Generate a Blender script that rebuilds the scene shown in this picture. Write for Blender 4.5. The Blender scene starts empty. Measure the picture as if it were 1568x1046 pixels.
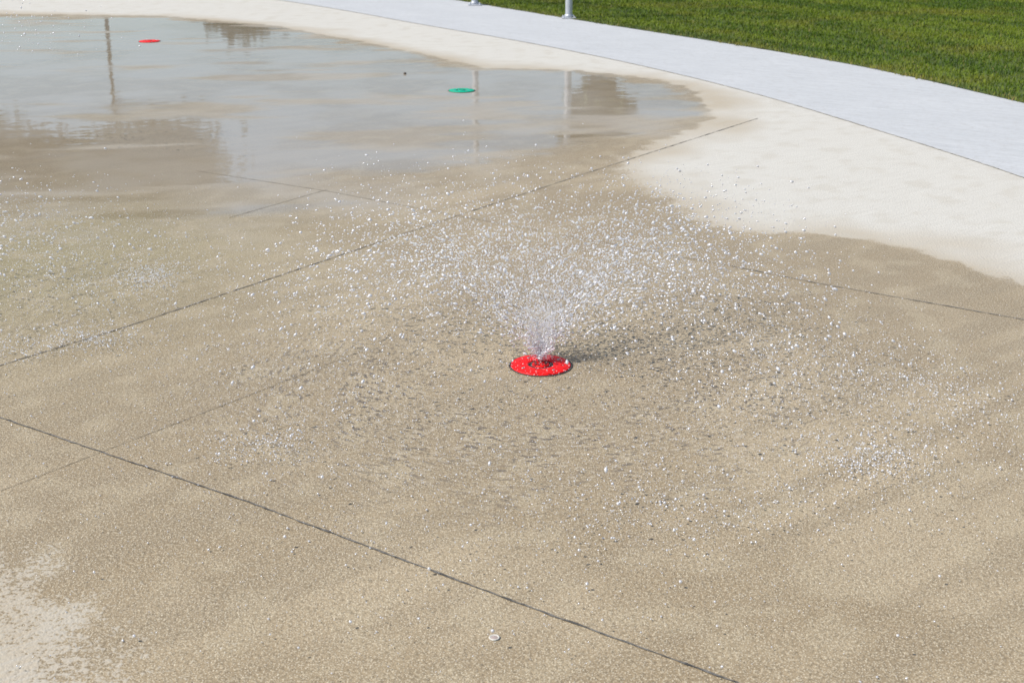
import bpy, math, numpy as np
from mathutils import Vector, noise as mn
rng=np.random.default_rng(7)
scene=bpy.context.scene
H=2.0; F=2100.0; P=math.radians(19)
def G(px,py,z=0.0):
    vx=(px-784)/F; vy=-(py-523)/F
    dy=math.cos(P)+vy*math.sin(P); dz=-math.sin(P)+vy*math.cos(P)
    t=(z-H)/dz
    return (vx*t, dy*t)
# ---------------------------------------------------------------- helpers
class NT:
    def __init__(s,name):
        s.m=bpy.data.materials.new(name); s.m.use_nodes=True
        s.t=s.m.node_tree; s.t.nodes.clear()
        s.out=s.t.nodes.new('ShaderNodeOutputMaterial')
    def n(s,typ,**k):
        nd=s.t.nodes.new(typ)
        for a,b in k.items(): setattr(nd,a,b)
        return nd
    def put(s,sock,v):
        if v is None: return
        if isinstance(v,bpy.types.NodeSocket): s.t.links.new(v,sock)
        else:
            if sock.type=='RGBA' and len(v)==3: v=(*v,1)
            sock.default_value=v
    def math(s,op,a,b=None,c=None,clamp=False):
        nd=s.n('ShaderNodeMath',operation=op,use_clamp=clamp)
        s.put(nd.inputs[0],a); s.put(nd.inputs[1],b); s.put(nd.inputs[2],c)
        return nd.outputs[0]
    def mix(s,f,a,b,mode='MIX'):
        nd=s.n('ShaderNodeMix',data_type='RGBA',blend_type=mode)
        s.put(nd.inputs[0],f); s.put(nd.inputs[6],a); s.put(nd.inputs[7],b)
        return nd.outputs[2]
    def rng(s,v,a,b,c=0.,d=1.,smooth=True):
        nd=s.n('ShaderNodeMapRange',interpolation_type='SMOOTHSTEP' if smooth else 'LINEAR')
        s.put(nd.inputs[0],v)
        for i,x in zip((1,2,3,4),(a,b,c,d)): s.put(nd.inputs[i],x)
        return nd.outputs[0]
    def noise(s,vec,scale,detail=3,rough=.55,dist=0.):
        nd=s.n('ShaderNodeTexNoise'); s.put(nd.inputs['Vector'],vec)
        nd.inputs['Scale'].default_value=scale; nd.inputs['Detail'].default_value=detail
        nd.inputs['Roughness'].default_value=rough; nd.inputs['Distortion'].default_value=dist
        return nd.outputs[0]
    def mapping(s,vec,rot=0.,scale=(1,1,1)):
        a=s.n('ShaderNodeMapping'); s.put(a.inputs[0],vec); a.inputs['Rotation'].default_value=(0,0,rot)
        b=s.n('ShaderNodeMapping'); s.put(b.inputs[0],a.outputs[0]); b.inputs['Scale'].default_value=scale
        return b.outputs[0]
    def pos(s): return s.n('ShaderNodeNewGeometry').outputs['Position']
    def attr(s,name): return s.n('ShaderNodeAttribute',attribute_name=name).outputs['Fac']
    def bump(s,h,strength,dist,normal=None):
        nd=s.n('ShaderNodeBump'); nd.inputs['Strength'].default_value=strength; nd.inputs['Distance'].default_value=dist
        s.put(nd.inputs['Height'],h); s.put(nd.inputs['Normal'],normal); return nd.outputs[0]
    def bsdf(s,**k):
        nd=s.n('ShaderNodeBsdfPrincipled')
        for a,b in k.items(): s.put(nd.inputs[a.replace('_',' ')],b)
        s.t.links.new(nd.outputs[0],s.out.inputs[0]); return nd
def simple(name,col,rough=.5,metal=0.,var=.15,scale=40,**k):
    t=NT(name); n=t.noise(t.pos(),scale)
    c=t.mix(n,tuple(x*(1-var) for x in col),tuple(min(1,x*(1+var)) for x in col))
    t.bsdf(Base_Color=c,Roughness=rough,Metallic=metal,**k); return t.m
def mesh_obj(name,verts,faces,mat,smooth=False,parent=None):
    me=bpy.data.meshes.new(name); verts=np.asarray(verts,dtype=np.float32)
    faces=np.asarray(faces,dtype=np.int32); k=faces.shape[1]
    me.vertices.add(len(verts)); me.vertices.foreach_set('co',verts.ravel())
    me.loops.add(faces.size); me.loops.foreach_set('vertex_index',faces.ravel())
    me.polygons.add(len(faces)); me.polygons.foreach_set('loop_start',np.arange(0,faces.size,k,dtype=np.int32))
    me.polygons.foreach_set('loop_total',np.full(len(faces),k,dtype=np.int32))
    if smooth: me.polygons.foreach_set('use_smooth',np.ones(len(faces),dtype=bool))
    me.update(calc_edges=True); me.validate()
    ob=bpy.data.objects.new(name,me); scene.collection.objects.link(ob)
    if mat: me.materials.append(mat)
    if parent: ob.parent=parent
    return ob
def set_attr(ob,name,vals):
    a=ob.data.attributes.new(name,'FLOAT','POINT'); a.data.foreach_set('value',np.asarray(vals,dtype=np.float32))
def lathe(name,prof,mat,seg=64,loc=(0,0,0),parent=None,smooth=True):
    v=[];f=[]
    for r,z in prof:
        for i in range(seg):
            a=2*math.pi*i/seg; v.append((loc[0]+r*math.cos(a),loc[1]+r*math.sin(a),loc[2]+z))
    for j in range(len(prof)-1):
        for i in range(seg):
            f.append((j*seg+i,j*seg+(i+1)%seg,(j+1)*seg+(i+1)%seg,(j+1)*seg+i))
    return mesh_obj(name,v,f,mat,smooth,parent)
def empty(name,loc=(0,0,0)):
    e=bpy.data.objects.new(name,None); scene.collection.objects.link(e); e.location=(0,0,0); return e
def sdf(poly,X,Y):
    poly=np.asarray(poly); d=np.full(X.shape,1e9); ins=np.zeros(X.shape,bool)
    n=len(poly)
    for i in range(n):
        a=poly[i]; b=poly[(i+1)%n]; e=b-a
        wx=X-a[0]; wy=Y-a[1]; t=np.clip((wx*e[0]+wy*e[1])/(e@e+1e-12),0,1)
        d=np.minimum(d,(wx-e[0]*t)**2+(wy-e[1]*t)**2)
        c=((a[1]<=Y)&(b[1]>Y))|((b[1]<=Y)&(a[1]>Y))
        xi=a[0]+(Y-a[1])*e[0]/(e[1] if abs(e[1])>1e-12 else 1e-12)
        ins^=c&(X<xi)
    d=np.sqrt(d); return np.where(ins,d,-d)
def gp(pts): return np.array([G(*p) for p in pts])
def fbm(x,y,rot,sx,sy,octv=3,seed=0.):
    c,s=math.cos(rot),math.sin(rot); u=(x*c-y*s)*sx; v=(x*s+y*c)*sy
    return np.array([mn.fractal((a,b,seed),.8,2.1,octv) for a,b in zip(u.tolist(),v.tolist())])*.5+.5
# ---------------------------------------------------------------- pad rims (circular plaza)
inner=gp([(330,-12),(500,12),(640,38),(830,70),(1000,105),(1180,150),(1350,203),(1480,242),(1568,272),(1700,322)])
outer=gp([(640,-9),(735,8),(900,35),(1050,58),(1200,82),(1350,108),(1450,132),(1568,160),(1700,190)])
A=np.c_[2*inner,np.ones(len(inner))]; b=(inner**2).sum(1); s=np.linalg.lstsq(A,b,rcond=None)[0]
C=s[:2]; R0=math.sqrt(s[2]+C@C)
def ring(pts,Rf):
    th=np.arctan2(pts[:,1]-C[1],pts[:,0]-C[0]); r=np.hypot(pts[:,0]-C[0],pts[:,1]-C[1]); o=np.argsort(th); th=th[o]; r=r[o]
    T=np.linspace(-math.pi,math.pi,721)[:-1]
    tt=np.r_[th[0]-.5,th,th[-1]+.5]; rr=np.r_[Rf,r,Rf]
    q=np.interp(T,tt,rr)
    k=np.ones(7)/7; q=np.convolve(np.r_[q[-3:],q,q[:3]],k,'valid')
    return T,q
T,ri=ring(inner,R0); ro_f=np.hypot(*(outer-C).T).mean(); T,ro=ring(outer,ro_f)
cs=np.c_[np.cos(T),np.sin(T)]
def strip(name,r1,r2,z1,z2,mat):
    n=len(T); p1=C+cs*r1[:,None]; p2=C+cs*r2[:,None]
    v=np.r_[np.c_[p1,np.full(n,z1)],np.c_[p2,np.full(n,z2)]]
    i=np.arange(n); j=(i+1)%n
    return mesh_obj(name,v,np.c_[i,j,j+n,i+n][:,::-1],mat)
DISC=np.array(G(828,560)); 
# ---------------------------------------------------------------- pad material
t=NT('splash_pad_concrete'); p=t.pos()
dry=t.attr('dry'); pudF=t.attr('pudF'); imp=t.attr('impact'); olive=t.attr('olive'); n2=t.attr('n2'); n6=t.attr('n6'); strk2=t.attr('strk2')
n30=t.noise(p,34,2,.65); n90=t.noise(p,85,1,.6); n300=t.noise(p,230,0)
strk=t.noise(t.mapping(p,math.radians(-38),(3.,90.,1)),1.,1,.7)
e=t.math('ADD',dry,t.math('MULTIPLY',t.math('SUBTRACT',t.math('ADD',t.math('MULTIPLY',n30,.55),t.math('MULTIPLY',n90,.45)),.5),t.attr('edgew')))
e=t.math('ADD',e,t.math('MULTIPLY',t.math('SUBTRACT',n6,.5),.2))
dryF=t.rng(e,-.03,.04)
dryS=t.rng(t.math('ADD',dry,t.math('MULTIPLY',t.math('SUBTRACT',n2,.5),.6)),-.1,.6)
dcol=t.mix(dryS,(.46,.39,.285),(.61,.585,.52))
dcol=t.mix(t.rng(strk,.35,.7,0,.45),dcol,(.49,.46,.40))
dcol=t.mix(t.rng(n90,.5,.7,0,.35),dcol,(.43,.40,.33))
dcol=t.mix(t.rng(n6,.5,.8,0,.4),dcol,(.49,.45,.37))
wcol=t.mix(t.rng(n2,.3,.7),(.315,.240,.143),(.40,.315,.198))
wcol=t.mix(t.rng(strk2,.35,.7,0,.6),wcol,(.285,.22,.135))
wcol=t.mix(olive,wcol,(.28,.24,.12))
wcol=t.mix(t.rng(n6,.5,.75,0,.45),wcol,(.43,.35,.225))
wcol=t.mix(t.rng(n30,.5,.75,0,.55),wcol,(.23,.18,.11))
agr=t.rng(t.attr('near'),0,1,.2,1.)
wcol=t.mix(t.math('MULTIPLY',t.rng(n90,.56,.68),t.math('MULTIPLY',agr,.5)),wcol,(.60,.51,.35))
wcol=t.mix(t.math('MULTIPLY',t.rng(n90,.44,.32),t.math('MULTIPLY',agr,.5)),wcol,(.17,.13,.08))
wcol=t.mix(t.math('MULTIPLY',t.rng(n300,.60,.75),.7),wcol,(.78,.71,.55))
wcol=t.mix(t.math('MULTIPLY',t.rng(n300,.40,.25),.6),wcol,(.14,.11,.07))
sep=t.n('ShaderNodeVectorMath',operation='SUBTRACT'); t.put(sep.inputs[0],p); sep.inputs[1].default_value=(DISC[0]+.1,DISC[1],0)
sx=t.n('ShaderNodeSeparateXYZ'); t.put(sx.inputs[0],sep.outputs[0])
rr=t.math('SQRT',t.math('ADD',t.math('POWER',sx.outputs[0],2.),t.math('POWER',sx.outputs[1],2.)))
th=t.math('ARCTAN2',sx.outputs[1],sx.outputs[0])
cb=t.n('ShaderNodeCombineXYZ'); t.put(cb.inputs[0],t.math('MULTIPLY',rr,48.)); t.put(cb.inputs[1],t.math('MULTIPLY',th,22.))
arc=t.noise(cb.outputs[0],1.,1,.65,.4)
arcm=t.math('MULTIPLY',t.rng(arc,.54,.65),t.math('MULTIPLY',imp,t.rng(n6,.35,.6,.2,1.)))
wcol=t.mix(t.math('MULTIPLY',arcm,.85),wcol,(.13,.11,.09))
wcol=t.mix(t.math('MULTIPLY',t.rng(arc,.42,.32),t.math('MULTIPLY',imp,.45)),wcol,(.54,.48,.38))
wcol=t.mix(t.math('MULTIPLY',t.rng(t.attr('film'),0.,1.),t.rng(n2,.3,.7,.25,.7)),wcol,(.40,.35,.28))  # grey sky sheen of the wet film mixed into the base colour
col=t.mix(dryF,wcol,dcol)
nb=t.bump(n90,.6,.006)
rip=t.math('ADD',t.noise(p,5,1),t.math('MULTIPLY',t.math('MULTIPLY',arc,imp),.8))
cn0=t.bump(rip,.13,.010)
wet=t.math('SUBTRACT',1.,dryF)
t.bsdf(Base_Color=col,Roughness=.85,Specular_IOR_Level=.2,Normal=nb,Coat_Weight=t.math('MULTIPLY',wet,t.rng(pudF,0.,1.,.45,1.,False)),
  Coat_IOR=1.36,Coat_Roughness=t.rng(pudF,0.,1.,.32,.04,False),Coat_Normal=cn0)
PAD=t.m
# ---------------------------------------------------------------- pad mesh
xs=np.r_[np.linspace(-38,-8,40)[:-1],np.arange(-8,5,.045),np.linspace(5,22,30)]
ys=np.r_[np.linspace(-22,1.5,30)[:-1],np.arange(1.5,24,.05),np.linspace(24,36,16)]
X,Y=np.meshgrid(xs,ys); nx,ny=len(xs),len(ys)
idx=np.arange(nx*ny).reshape(ny,nx)
fc=np.stack([idx[:-1,:-1],idx[:-1,1:],idx[1:,1:],idx[1:,:-1]],-1).reshape(-1,4)
rad=np.hypot(X-C[0],Y-C[1]).ravel(); lim=np.interp(np.arctan2(Y-C[1],X-C[0]).ravel(),T,ri)+1.0
keep=(rad[fc]<lim[fc]).all(1); fc=fc[keep]
used=np.unique(fc); rem=-np.ones(nx*ny,int); rem[used]=np.arange(len(used))
V=np.c_[X.ravel(),Y.ravel(),np.zeros(nx*ny)][used]
pad=mesh_obj('splash_pad',V,rem[fc],PAD)
x=V[:,0]; y=V[:,1]
dryR=gp([(-500,12),(-200,18),(0,22),(250,25),(420,40),(540,62),(640,82),(740,104),(870,108),(940,114),(1020,124),(1065,140),(1085,165),(1085,185),(1040,205),(985,225),(945,248),(955,270),(1000,296),(1060,330),(1110,352),(1200,358),(1270,358),(1330,370),(1400,385),(1460,405),(1520,425),(1568,440),(1700,480),(2300,560),(3000,100),(2000,-60),(0,-60),(-1200,-60)])
dryL=gp([(-900,870),(-80,860),(0,895),(50,945),(90,995),(160,1060),(170,1200),(-900,1200)])
dL=sdf(dryL,x,y)
d=np.maximum(sdf(dryR,x,y),dL*.45+.02)
set_attr(pad,'dry',d)
pp=gp([(-900,30),(0,26),(250,29),(420,44),(540,66),(640,86),(740,108),(870,111),(940,118),(1020,128),(1055,145),(1068,168),(1062,184),(1000,200),(930,212),(860,225),(760,245),(690,262),(520,310),(420,340),(300,340),(0,340),(-900,400)])
pud=sdf(pp,x,y)
def sst(v,a,b): q=np.clip((v-a)/(b-a),0,1); return q*q*(3-2*q)
n2=fbm(x,y,0,1.1,1.1,3,1.3); n6=fbm(x,y,0,6.,6.,2,5.1); st2=fbm(x,y,math.radians(-38),.6,9.,2,9.7)
pmn=fbm(x,y,-.2,.32,1.5,4,3.3); pm2=fbm(x,y,.15,.9,3.2,3,7.7)
depth=.42+.55*sst(y,8.2,13.5)
# two gloss blobs added to strengthen the mirrored trees
for (a_,b_,sx_,sy_,k_) in ((150,235,1.6,1.9,.75),(900,158,1.1,1.9,.6)):
    c=G(a_,b_); depth=depth+k_*np.exp(-((x-c[0])/sx_)**2-((y-c[1])/sy_)**2)
pf=sst(depth+(pmn-.5)*2.1+(pm2-.5)*.9,.25,.95)*sst(pud+(n6-.5)*.35+(pm2-.5)*.5,-.12,.16)
film=sst(pud+(n2-.5)*1.+(pm2-.5)*.6,-.7,.9)*(d<.05)
pf=np.maximum(pf,.40*film)
set_attr(pad,'film',film)
set_attr(pad,'pudF',pf); set_attr(pad,'n2',n2); set_attr(pad,'n6',n6); set_attr(pad,'strk2',st2)
r=np.hypot(x-DISC[0],y-DISC[1]); im=np.exp(-((r-.8)/.6)**2)*(.45+.55*(1-sst(y-DISC[1],-.1,.5)))
lx,ly=-3.3,6.6; r2=np.hypot(x-lx,y-ly); im=np.maximum(im,.35*np.exp(-((r2-1.2)/.5)**2))
set_attr(pad,'impact',im)
set_attr(pad,'near',np.clip((9-y)/4,0,1))
q=np.array(G(60,400)); set_attr(pad,'olive',.8*np.exp(-(((x-q[0])/1.2)**2+((y-q[1])/1.5)**2)))
set_attr(pad,'edgew',np.clip(.16+.9*np.exp(-((x-G(1000,270)[0])**2+(y-G(1000,270)[1])**2)/1.4)+.55*(y<4.5),0,1.))
# ---------------------------------------------------------------- joints
def joint_mat(name,col,lo=.5,hi=1.6):
    t=NT(name); n=t.noise(t.pos(),22,3,.7); t.bsdf(Base_Color=t.mix(t.rng(n,.35,.65),tuple(c*lo for c in col),tuple(c*hi for c in col)),Roughness=.7); return t.m
JD=joint_mat('joint_dark',(.125,.115,.10)); JF=joint_mat('joint_faint',(.26,.215,.15),.8,1.25); JM=joint_mat('joint_mid',(.17,.15,.12),.7,1.7)
def joint(name,pts,w,mat,z=.003,jit=.25):
    P_=gp(pts) if not isinstance(pts,np.ndarray) else pts
    out=[]
    for a,b_ in zip(P_[:-1],P_[1:]):
        L=np.hypot(*(b_-a)); n=max(2,int(L/.03)); 
        for k in range(n): out.append(a+(b_-a)*k/n)
    out.append(P_[-1]); out=np.array(out); tg=np.gradient(out,axis=0); tg/=np.linalg.norm(tg,axis=1)[:,None]
    nr=np.c_[-tg[:,1],tg[:,0]]; n=len(out)
    w1=w/2*np.clip(1+jit*rng.standard_normal(n),.1,3); w2=w/2*np.clip(1+jit*rng.standard_normal(n),.1,3)
    a=out+nr*w1[:,None]; b2=out-nr*w2[:,None]
    v=np.r_[np.c_[a,np.full(n,z)],np.c_[b2,np.full(n,z)]]; i=np.arange(n-1)
    return mesh_obj(name,v,np.c_[i,i+n,i+n+1,i+1][:,::-1],mat,parent=pad)
joint('joint_1',[(-300,532),(0,640),(380,769),(830,937),(1130,1046),(1500,1185)],.0066,JD,jit=.55)
joint('joint_2',[(-200,622),(0,560),(180,505),(400,432),(700,331),(900,265),(1160,182)],.007,JM,jit=.5)
joint('joint_3',[(300,262),(500,293),(700,331),(1120,408)],.005,JF)
joint('joint_4',[(1120,408),(1250,434),(1568,490),(1800,530)],.0065,JM,.0035,.5)
joint('joint_5',[(0,752),(130,702),(400,598),(560,535)],.003,JF)
joint('joint_6',[(350,334),(500,291)],.005,JF)
# ---------------------------------------------------------------- sidewalk
t=NT('sidewalk_concrete'); p=t.pos()
n=t.noise(p,1.5,3); br=t.noise(t.mapping(p,math.radians(35),(2,45,1)),1.,2,.7)
c=t.mix(n,(.49,.50,.50),(.60,.605,.60)); c=t.mix(t.rng(br,.4,.7,0,.7),c,(.42,.43,.43)); c=t.mix(t.rng(t.noise(p,14,3,.7),.48,.70,0,.5),c,(.43,.42,.40))
c=t.mix(t.rng(t.noise(p,120,1),.5,.7,0,.4),c,(.40,.40,.39))
t.bsdf(Base_Color=c,Roughness=.85,Specular_IOR_Level=.2) 
walk=strip('sidewalk',ri,ro+.05,.004,.004,t.m)
pts=C+cs*(ri-.006)[:,None]; m=(pts[:,1]>3)&(pts[:,0]>-12); 
joint('sidewalk_edge_joint',pts[m],.010,joint_mat('joint_edge',(.50,.48,.43),.7,1.15),.0055,.6)
# ---------------------------------------------------------------- lawn
def grass_mat(name,attr):
    t=NT(name); p=t.pos(); n=t.noise(p,.9,3); m_=t.noise(t.mapping(p,math.radians(57),(.12,1.3,1)),1.,2)
    c=t.mix(t.rng(m_,.42,.58),(.062,.122,.005),(.145,.205,.012)); c=t.mix(t.rng(n,.48,.68,0,.65),c,(.225,.215,.022))
    c=t.mix(t.rng(t.noise(p,9,2),.5,.75,0,.5),c,(.045,.090,.006))
    if attr: 
        c=t.mix(t.math('MULTIPLY',t.attr('rnd'),.5),c,(.22,.25,.035)); c=t.mix(t.attr('brown'),c,(.30,.22,.09))
        t.bsdf(Base_Color=c,Roughness=.6,Specular_IOR_Level=.15)
    else:
        c=t.mix(.5,c,(.05,.05,.015)); t.bsdf(Base_Color=c,Roughness=.9)
    return t.m
GM=grass_mat('lawn_soil_grass',False)
lawn=strip('lawn',ro,ro*0+400,.010,.010,GM)
ground=mesh_obj('ground',[(-900,-900,-.03),(900,-900,-.03),(900,900,-.03),(-900,900,-.03)],[(0,1,2,3)],GM)
N=300000
bx=rng.uniform(-3,10,N); by=rng.uniform(9.5,27,N)
rd=np.hypot(bx-C[0],by-C[1]); lo=np.interp(np.arctan2(by-C[1],bx-C[0]),T,ro)
wob=.03*np.sin(bx*9)+.02*np.sin(by*23)
k=(rd>lo-.02+wob)&(bx<by*.40+.6); bx=bx[k];by=by[k];ed=(rd-lo)[k]; N=len(bx)
hh=rng.uniform(.025,.055,N); ang=rng.uniform(0,2*math.pi,N); w=rng.uniform(.004,.008,N); ln=rng.uniform(0,.035,N); la=rng.uniform(0,2*math.pi,N)
b0=np.c_[bx-w*np.cos(ang),by-w*np.sin(ang),np.full(N,.008)]; b1=np.c_[bx+w*np.cos(ang),by+w*np.sin(ang),np.full(N,.008)]
tp=np.c_[bx+ln*np.cos(la),by+ln*np.sin(la),hh]
v=np.stack([b0,b1,tp],1).reshape(-1,3)
blades=mesh_obj('grass_blades',v,np.arange(3*N).reshape(-1,3),grass_mat('grass_blade',True),parent=lawn)
set_attr(blades,'rnd',np.repeat(rng.uniform(0,1,N)**2,3)); set_attr(blades,'brown',np.repeat(np.clip(.9*np.exp(-np.abs(ed)/.08),0,1)*rng.uniform(0,1,N)+(rng.uniform(0,1,N)>.97)*.6,3))
# ---------------------------------------------------------------- spray nozzles
def nozzle(name,px,py,col,rad):
    c=G(px,py); e=empty(name); L=(c[0],c[1],0)
    red=simple(name+'_paint',col,.5,0,.15,60,Specular_IOR_Level=.3); dk=simple(name+'_gap',(.05,.045,.04),.8)
    st=simple(name+'_steel',(.45,.44,.43),.35,.8)
    lathe('gap_ring',[(rad*1.0,.002),(rad*1.05,.0035),(rad*1.07,.002)],dk,loc=L,parent=e)  # dark raised ring stands in for the shaded gap around the cap
    lathe('cap',[(rad*1.0,.002),(rad*.995,.005),(rad*.97,.007),(rad*.46,.009),(rad*.44,.008),(rad*.42,.004)],red,loc=L,parent=e)
    lathe('recess',[(rad*.42,.004),(rad*.28,.0035)],dk,loc=L,parent=e)
    lathe('hub',[(rad*.29,.0035),(rad*.28,.009),(rad*.25,.012),(rad*.10,.012),(rad*.09,.006),(.0005,.006)],red,loc=L,parent=e)
    for i in range(4):
        a=i*math.pi/2+.6; q=(L[0]+rad*.72*math.cos(a),L[1]+rad*.72*math.sin(a),.0075)
        lathe('bolt_%d'%i,[(rad*.05,0),(rad*.05,.002),(rad*.04,.003),(.0003,.003)],st,seg=12,loc=q,parent=e,smooth=False)
    for i in range(10):
        a=i*math.pi/5; q=(L[0]+rad*.19*math.cos(a),L[1]+rad*.19*math.sin(a),.012)
        lathe('port_%d'%i,[(rad*.035,0),(rad*.035,.002),(.0003,.001)],dk,seg=10,loc=q,parent=e,smooth=False)
    return e
RED=(.93,.006,.006)
nozzle('spray_nozzle_cap',828,560,RED,.128)
nozzle('spray_nozzle_cap',229,64,RED,.125)
nozzle('spray_nozzle_cap',707,139.5,(.0,.42,.24),.122)
c=G(757,977); 
e=empty('anchor_plug')
lathe('ring',[(.015,.001),(.015,.004),(.0125,.005),(.010,.003)],simple('plug_white',(.6,.57,.5),.5,0,.4,200),seg=24,loc=(*c,0),parent=e)
lathe('core',[(.010,.003),(.006,.0045),(.0003,.0045)],simple('plug_core',(.4,.32,.28),.5),seg=16,loc=(*c,0),parent=e)
c=G(620,114)
lathe('pebble',[(.0003,0),(.014,.003),(.017,.008),(.012,.014),(.006,.017),(.0003,.018)],simple('pebble_brown',(.10,.07,.045),.6),seg=9,loc=(*c,0),smooth=False)
# ---------------------------------------------------------------- posts
steel=simple('galvanised_steel',(.52,.54,.57),.4,.35,.12,12)
for px,py in ((871,29),(727,9)):
    c=G(px,py); e=empty('metal_post'); r_=.05
    lathe('shaft',[(r_,.02),(r_,2.9),(r_*.9,2.93),(.001,2.94)],steel,seg=32,loc=(*c,0),parent=e)
    lathe('collar',[(.001,.02),(r_*1.25,.021),(r_*1.25,.05),(r_,.06)],steel,seg=32,loc=(*c,0),parent=e)
    bpy.ops.mesh.primitive_cube_add(size=1,location=(c[0],c[1],.013)); o=bpy.context.object; o.scale=(.2,.2,.016); o.name='base_plate'; o.parent=e
    bpy.ops.object.transform_apply(location=False,rotation=False,scale=True)
    bv=o.modifiers.new('b','BEVEL'); bv.width=.004; o.data.materials.append(steel)
    for ax in (-.075,.075):
        for ay in (-.075,.075): lathe('nut',[(.011,.02),(.011,.034),(.0005,.036)],steel,seg=6,loc=(c[0]+ax,c[1]+ay,0),parent=e,smooth=False)
# ---------------------------------------------------------------- trees (seen mirrored in the water film)
bark=simple('bark',(.12,.09,.06),.9,0,.3,15); 
t=NT('leaves'); n=t.noise(t.pos(),2.5,3); t.bsdf(Base_Color=t.mix(n,(.035,.06,.015),(.09,.11,.03)),Roughness=.6); leaf=t.m
def tree(name,x0,y0,zc0,zc1,rw,nleaf=7000,trunk=.16):
    e=empty(name); n=12; v=[];f=[]
    def limb(a,b,ra,rb,segs=5):
        a=np.array(a,float);b=np.array(b,float);base=len(v);u=(b-a)/np.linalg.norm(b-a); s1=np.cross(u,[.3,.9,.1]);s1/=np.linalg.norm(s1);s2=np.cross(u,s1)
        for k in range(segs+1):
            q=a+(b-a)*k/segs+(rng.normal(0,.03,3) if 0<k<segs else 0); r=ra+(rb-ra)*k/segs
            for i in range(8): v.append(q+r*(math.cos(i*math.pi/4)*s1+math.sin(i*math.pi/4)*s2))
        for k in range(segs):
            for i in range(8): f.append((base+k*8+i,base+k*8+(i+1)%8,base+(k+1)*8+(i+1)%8,base+(k+1)*8+i))
    limb((x0,y0,-.02),(x0,y0,zc1*.9),trunk,trunk*.3)
    cl=[]
    for i in range(26):
        a=rng.uniform(0,2*math.pi); zz=rng.uniform(zc0,zc1); u=(zz-zc0)/(zc1-zc0); env=rw*math.sqrt(max(.1,1-(2*u-.9)**2*.8)); rr_=env*rng.uniform(.35,1)
        q=(x0+rr_*math.cos(a),y0+rr_*math.sin(a),zz); limb((x0,y0,max(zc0*.6,zz-rw*.6)),q,trunk*.35,.02,3); cl.append(q)
    mesh_obj('trunk',v,f,bark,True,e)
    cl=np.array(cl); ci=rng.integers(0,len(cl),nleaf); P0=cl[ci]+rng.normal(0,1,(nleaf,3))*rw*np.array([.2,.2,.15])
    a=rng.normal(0,1,(nleaf,3));a/=np.linalg.norm(a,axis=1)[:,None]; b_=np.cross(a,rng.normal(0,1,(nleaf,3)));b_/=np.linalg.norm(b_,axis=1)[:,None]
    s_=rng.uniform(.09,.18,nleaf)[:,None]
    q=np.stack([P0-a*s_,P0+b_*s_*.6,P0+a*s_,P0-b_*s_*.6],1).reshape(-1,3)
    mesh_obj('leaves',q,np.arange(4*nleaf).reshape(-1,4),leaf,False,e)
tree('tree',2.35,40,.8,6.1,1.0,13000,.12)
tree('tree',-11.6,40,5.4,9.0,2.5,14000,.07)
tree('tree',-15.9,41,5.3,9.4,2.4,14000,.10)
tree('tree',-7.6,40,.4,2.3,1.2,6000,.08)
# ---------------------------------------------------------------- water
t=NT('water_drops')
df=t.n('ShaderNodeBsdfDiffuse'); t.put(df.inputs[0],(.98,.98,1.)); tl=t.n('ShaderNodeBsdfTranslucent'); t.put(tl.inputs[0],(.98,.98,1.))
gl=t.n('ShaderNodeBsdfGlossy'); t.put(gl.inputs['Roughness'],.2)
m1=t.n('ShaderNodeMixShader'); m1.inputs[0].default_value=.4; t.t.links.new(df.outputs[0],m1.inputs[1]); t.t.links.new(tl.outputs[0],m1.inputs[2])
m2=t.n('ShaderNodeMixShader'); m2.inputs[0].default_value=.25; t.t.links.new(m1.outputs[0],m2.inputs[1]); t.t.links.new(gl.outputs[0],m2.inputs[2])
t.t.links.new(m2.outputs[0],t.out.inputs[0]); WM=t.m
ph=(1+5**.5)/2
icv=np.array([(-1,ph,0),(1,ph,0),(-1,-ph,0),(1,-ph,0),(0,-1,ph),(0,1,ph),(0,-1,-ph),(0,1,-ph),(ph,0,-1),(ph,0,1),(-ph,0,-1),(-ph,0,1)]); icv/=np.linalg.norm(icv[0])
icf=np.array([(0,11,5),(0,5,1),(0,1,7),(0,7,10),(0,10,11),(1,5,9),(5,11,4),(11,10,2),(10,7,6),(7,1,8),(3,9,4),(3,4,2),(3,2,6),(3,6,8),(3,8,9),(4,9,5),(2,4,11),(6,2,10),(8,6,7),(9,8,1)])
def drops(name,Pn,r,vel=None,stretch=1.,flat=1.,parent=None):
    n=len(Pn); base=icv[None]*r[:,None,None]*np.array([1,1,flat])
    if vel is not None:
        u=vel/(np.linalg.norm(vel,axis=1)[:,None]+1e-9); base=base+((base*u[:,None]).sum(-1,keepdims=True))*u[:,None]*(np.asarray(stretch).reshape(-1,1,1)-1)
    v=(base+Pn[:,None]).reshape(-1,3); f=(icf[None]+12*np.arange(n)[:,None,None]).reshape(-1,3)
    return mesh_obj(name,v,f,WM,True,parent)
g0=9.81
def ballistic(c,az,R,tanb,tfrac,jit):
    hmax=R*tanb/4; vz=np.sqrt(2*g0*hmax); Tt=2*vz/g0; vh=R/Tt; tt=tfrac*Tt
    P_=np.c_[c[0]+np.cos(az)*vh*tt,c[1]+np.sin(az)*vh*tt,.03+vz*tt-.5*g0*tt**2]
    V_=np.c_[np.cos(az)*vh,np.sin(az)*vh,vz-g0*tt]
    P_=P_+rng.normal(0,1,P_.shape)*(jit*(.08+tfrac))[:,None]; k=P_[:,2]>.005
    return P_[k],V_[k]
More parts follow.
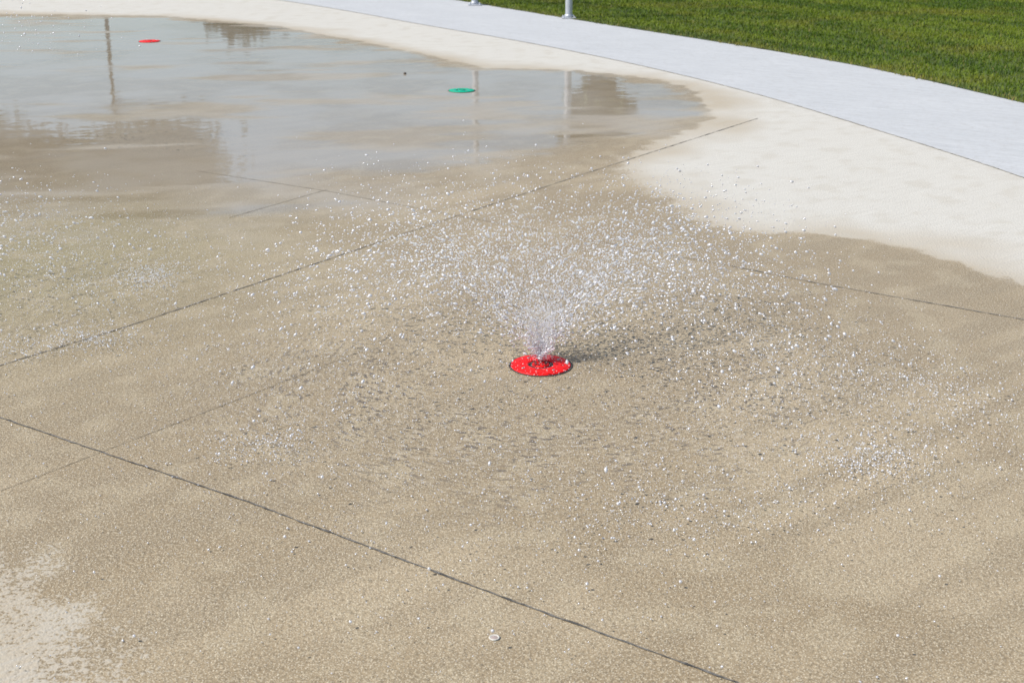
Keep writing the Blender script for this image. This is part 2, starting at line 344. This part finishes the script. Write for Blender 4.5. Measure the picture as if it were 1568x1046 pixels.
def spray(name,c,azs,cnt,R,tb,rmed=.0022,jit=.05,azj=.10,tmax=1.,bg=3.4,full=False):
    e=empty(name); PP=[];VV=[]
    for a,wt in azs:
        n=int(cnt*wt); az=a+rng.normal(0,azj,n); tf=rng.uniform(0.0,tmax,n)**.8
        rr_=R*rng.uniform(.65,1.18,n); q,v_=ballistic(c,az,rr_,tb*rng.uniform(.65,1.4,n),tf,np.full(n,jit)); PP.append(q);VV.append(v_)
    n=int(cnt*bg); az=rng.uniform(-.2,math.pi+.2,n); az=np.where(rng.uniform(0,1,n)<(.35 if not full else 1.),rng.uniform(0,2*math.pi,n),az)
    q,v_=ballistic(c,az,R*rng.uniform(.3,1.3,n),tb*rng.uniform(.5,1.5,n),rng.uniform(.15,1,n),np.full(n,.06)); PP.append(q);VV.append(v_)
    PP=np.concatenate(PP);VV=np.concatenate(VV); r=np.clip(rmed*np.exp(rng.normal(0,.55,len(PP))),.0006,.0064)
    drops('airborne_drops',PP,r,VV,1+rng.uniform(0,1.,len(PP)),parent=e); return e
D=math.radians
s1=spray('water_spray',DISC,[(D(34),1.6),(D(46),1.5),(D(62),1.3),(D(80),1.2),(D(98),1.2),(D(115),1.2),(D(132),1.2),(D(150),1.2),(D(168),.7),(D(-32),.5),(D(-50),.4),(D(-140),.45),(D(10),.8),(D(-12),.5),(D(185),.4)],1050,1.42,1.3,rmed=.0020,azj=.15,jit=.06)
PP=[];VV=[]
for a,R_,tb,j in ((D(35),1.2,1.6,.12),(D(47),1.0,2.1,.12),(D(65),.8,2.6,.2),(D(90),.6,3.2,.25),(D(120),.7,2.8,.25),(D(142),.9,2.1,.25)):
    n=700; q,v_=ballistic(DISC+.03*np.array([math.cos(a),math.sin(a)]),a+rng.normal(0,j,n),R_*rng.uniform(.6,1.4,n),tb*rng.uniform(.7,1.3,n),rng.uniform(0,.45,n)**1.3,np.full(n,.13)); PP.append(q);VV.append(v_)
# aerated cores right above the ports
for a in (D(38),D(60),D(95),D(130)):
    n=1000; q,v_=ballistic(DISC+.02*np.array([math.cos(a),math.sin(a)]),a+rng.normal(0,.25,n),.6*rng.uniform(.5,1.3,n),3.6*rng.uniform(.8,1.2,n),rng.uniform(0,.14,n),np.full(n,.09)); PP.append(q);VV.append(v_)
PP=np.concatenate(PP);VV=np.concatenate(VV)
drops('jet_roots',PP,rng.uniform(.0005,.0014,len(PP)),VV,np.full(len(PP),1.8),parent=s1)
def splash(c,R,n,sd,bias,parent,rm=.0015):
    az=rng.uniform(0,2*math.pi,n*3); k=rng.uniform(0,1,n*3)<bias(az); az=az[k][:n]; m=len(az)
    rr_=np.abs(R+rng.normal(0,sd,m)); P_=np.c_[c[0]+rr_*np.cos(az),c[1]+rr_*np.sin(az),np.abs(rng.normal(0,.008,m))+.002]
    drops('ground_splash',P_,np.clip(rm*np.exp(rng.normal(0,.4,m)),.0007,.004),flat=.8,parent=parent)
splash(DISC,1.2,14000,.5,lambda a:.4+.6*(np.sin(a)<.2),s1)
def patch(px,py,n,sx_,sy_,parent,zh=.03):
    c=np.array(G(px,py)); P_=np.c_[rng.normal(c[0],sx_,n),rng.normal(c[1],sy_,n),np.abs(rng.normal(0,zh,n))+.002]
    drops('splash_patch',P_,np.clip(.0020*np.exp(rng.normal(0,.45,n)),.0009,.0055),parent=parent)
for a in ((1335,712,650,.12,.10),(1440,600,450,.16,.2),(1400,650,1100,.35,.4),(410,690,450,.13,.12),(1240,540,350,.25,.25),(1000,800,350,.3,.15),(1150,760,350,.3,.15),(800,900,350,.9,.35)): patch(*a,s1)
s2=spray('water_spray',(-3.35,6.7),[(D(-20),1.),(D(-45),1.),(D(-65),.6),(D(5),.8),(D(22),.6)],600,1.5,.9,bg=3.0,full=True)
splash((-3.35,6.7),1.3,9000,.5,lambda a:np.where(np.cos(a)>0,1.,.3),s2)
for a in ((230,430,700,.10,.13),(140,525,550,.13,.1),(190,445,600,.3,.35),(5,545,300,.12,.1),(120,380,400,.4,.4)): patch(*a,s2)
n=420; P_=np.c_[rng.normal(-3.75,.32,n),rng.normal(10.5,.3,n),rng.uniform(.7,1.8,n)]
s3=empty('water_spray'); drops('airborne_drops',P_,np.clip(.0042*np.exp(rng.normal(0,.35,n)),.0018,.009),np.tile([0,0,-1.],(n,1)),1.5,parent=s3)
# ---------------------------------------------------------------- light
el=math.radians(50); az=np.array([-.982,-.19]); 
to=Vector((az[0]*math.cos(el),az[1]*math.cos(el),math.sin(el)))
sl=bpy.data.lights.new('sun','SUN'); sl.energy=4.6; sl.angle=math.radians(.5); sl.color=(1,.965,.92)
so=bpy.data.objects.new('sun',sl); scene.collection.objects.link(so); so.rotation_euler=to.to_track_quat('Z','Y').to_euler()
wd=bpy.data.worlds.new('World'); scene.world=wd; wd.use_nodes=True; nt=wd.node_tree
sk=nt.nodes.new('ShaderNodeTexSky'); sk.sky_type='NISHITA'; sk.sun_disc=False; sk.sun_elevation=el; sk.sun_rotation=math.atan2(az[0],az[1])%(2*math.pi)
bg=nt.nodes['Background']; bg.inputs[1].default_value=.12; nt.links.new(sk.outputs[0],bg.inputs[0])
cam=bpy.data.cameras.new('camera'); co=bpy.data.objects.new('camera',cam); scene.collection.objects.link(co); scene.camera=co
co.location=(0,0,H); co.rotation_euler=(math.pi/2-P,0,0); cam.sensor_width=36; cam.lens=F/1568*36; cam.clip_end=3000; cam.clip_start=.05
cam.dof.use_dof=True; cam.dof.focus_distance=5.8; cam.dof.aperture_fstop=5.6
scene.view_settings.view_transform='Standard'; scene.view_settings.look='None'; scene.view_settings.exposure=0
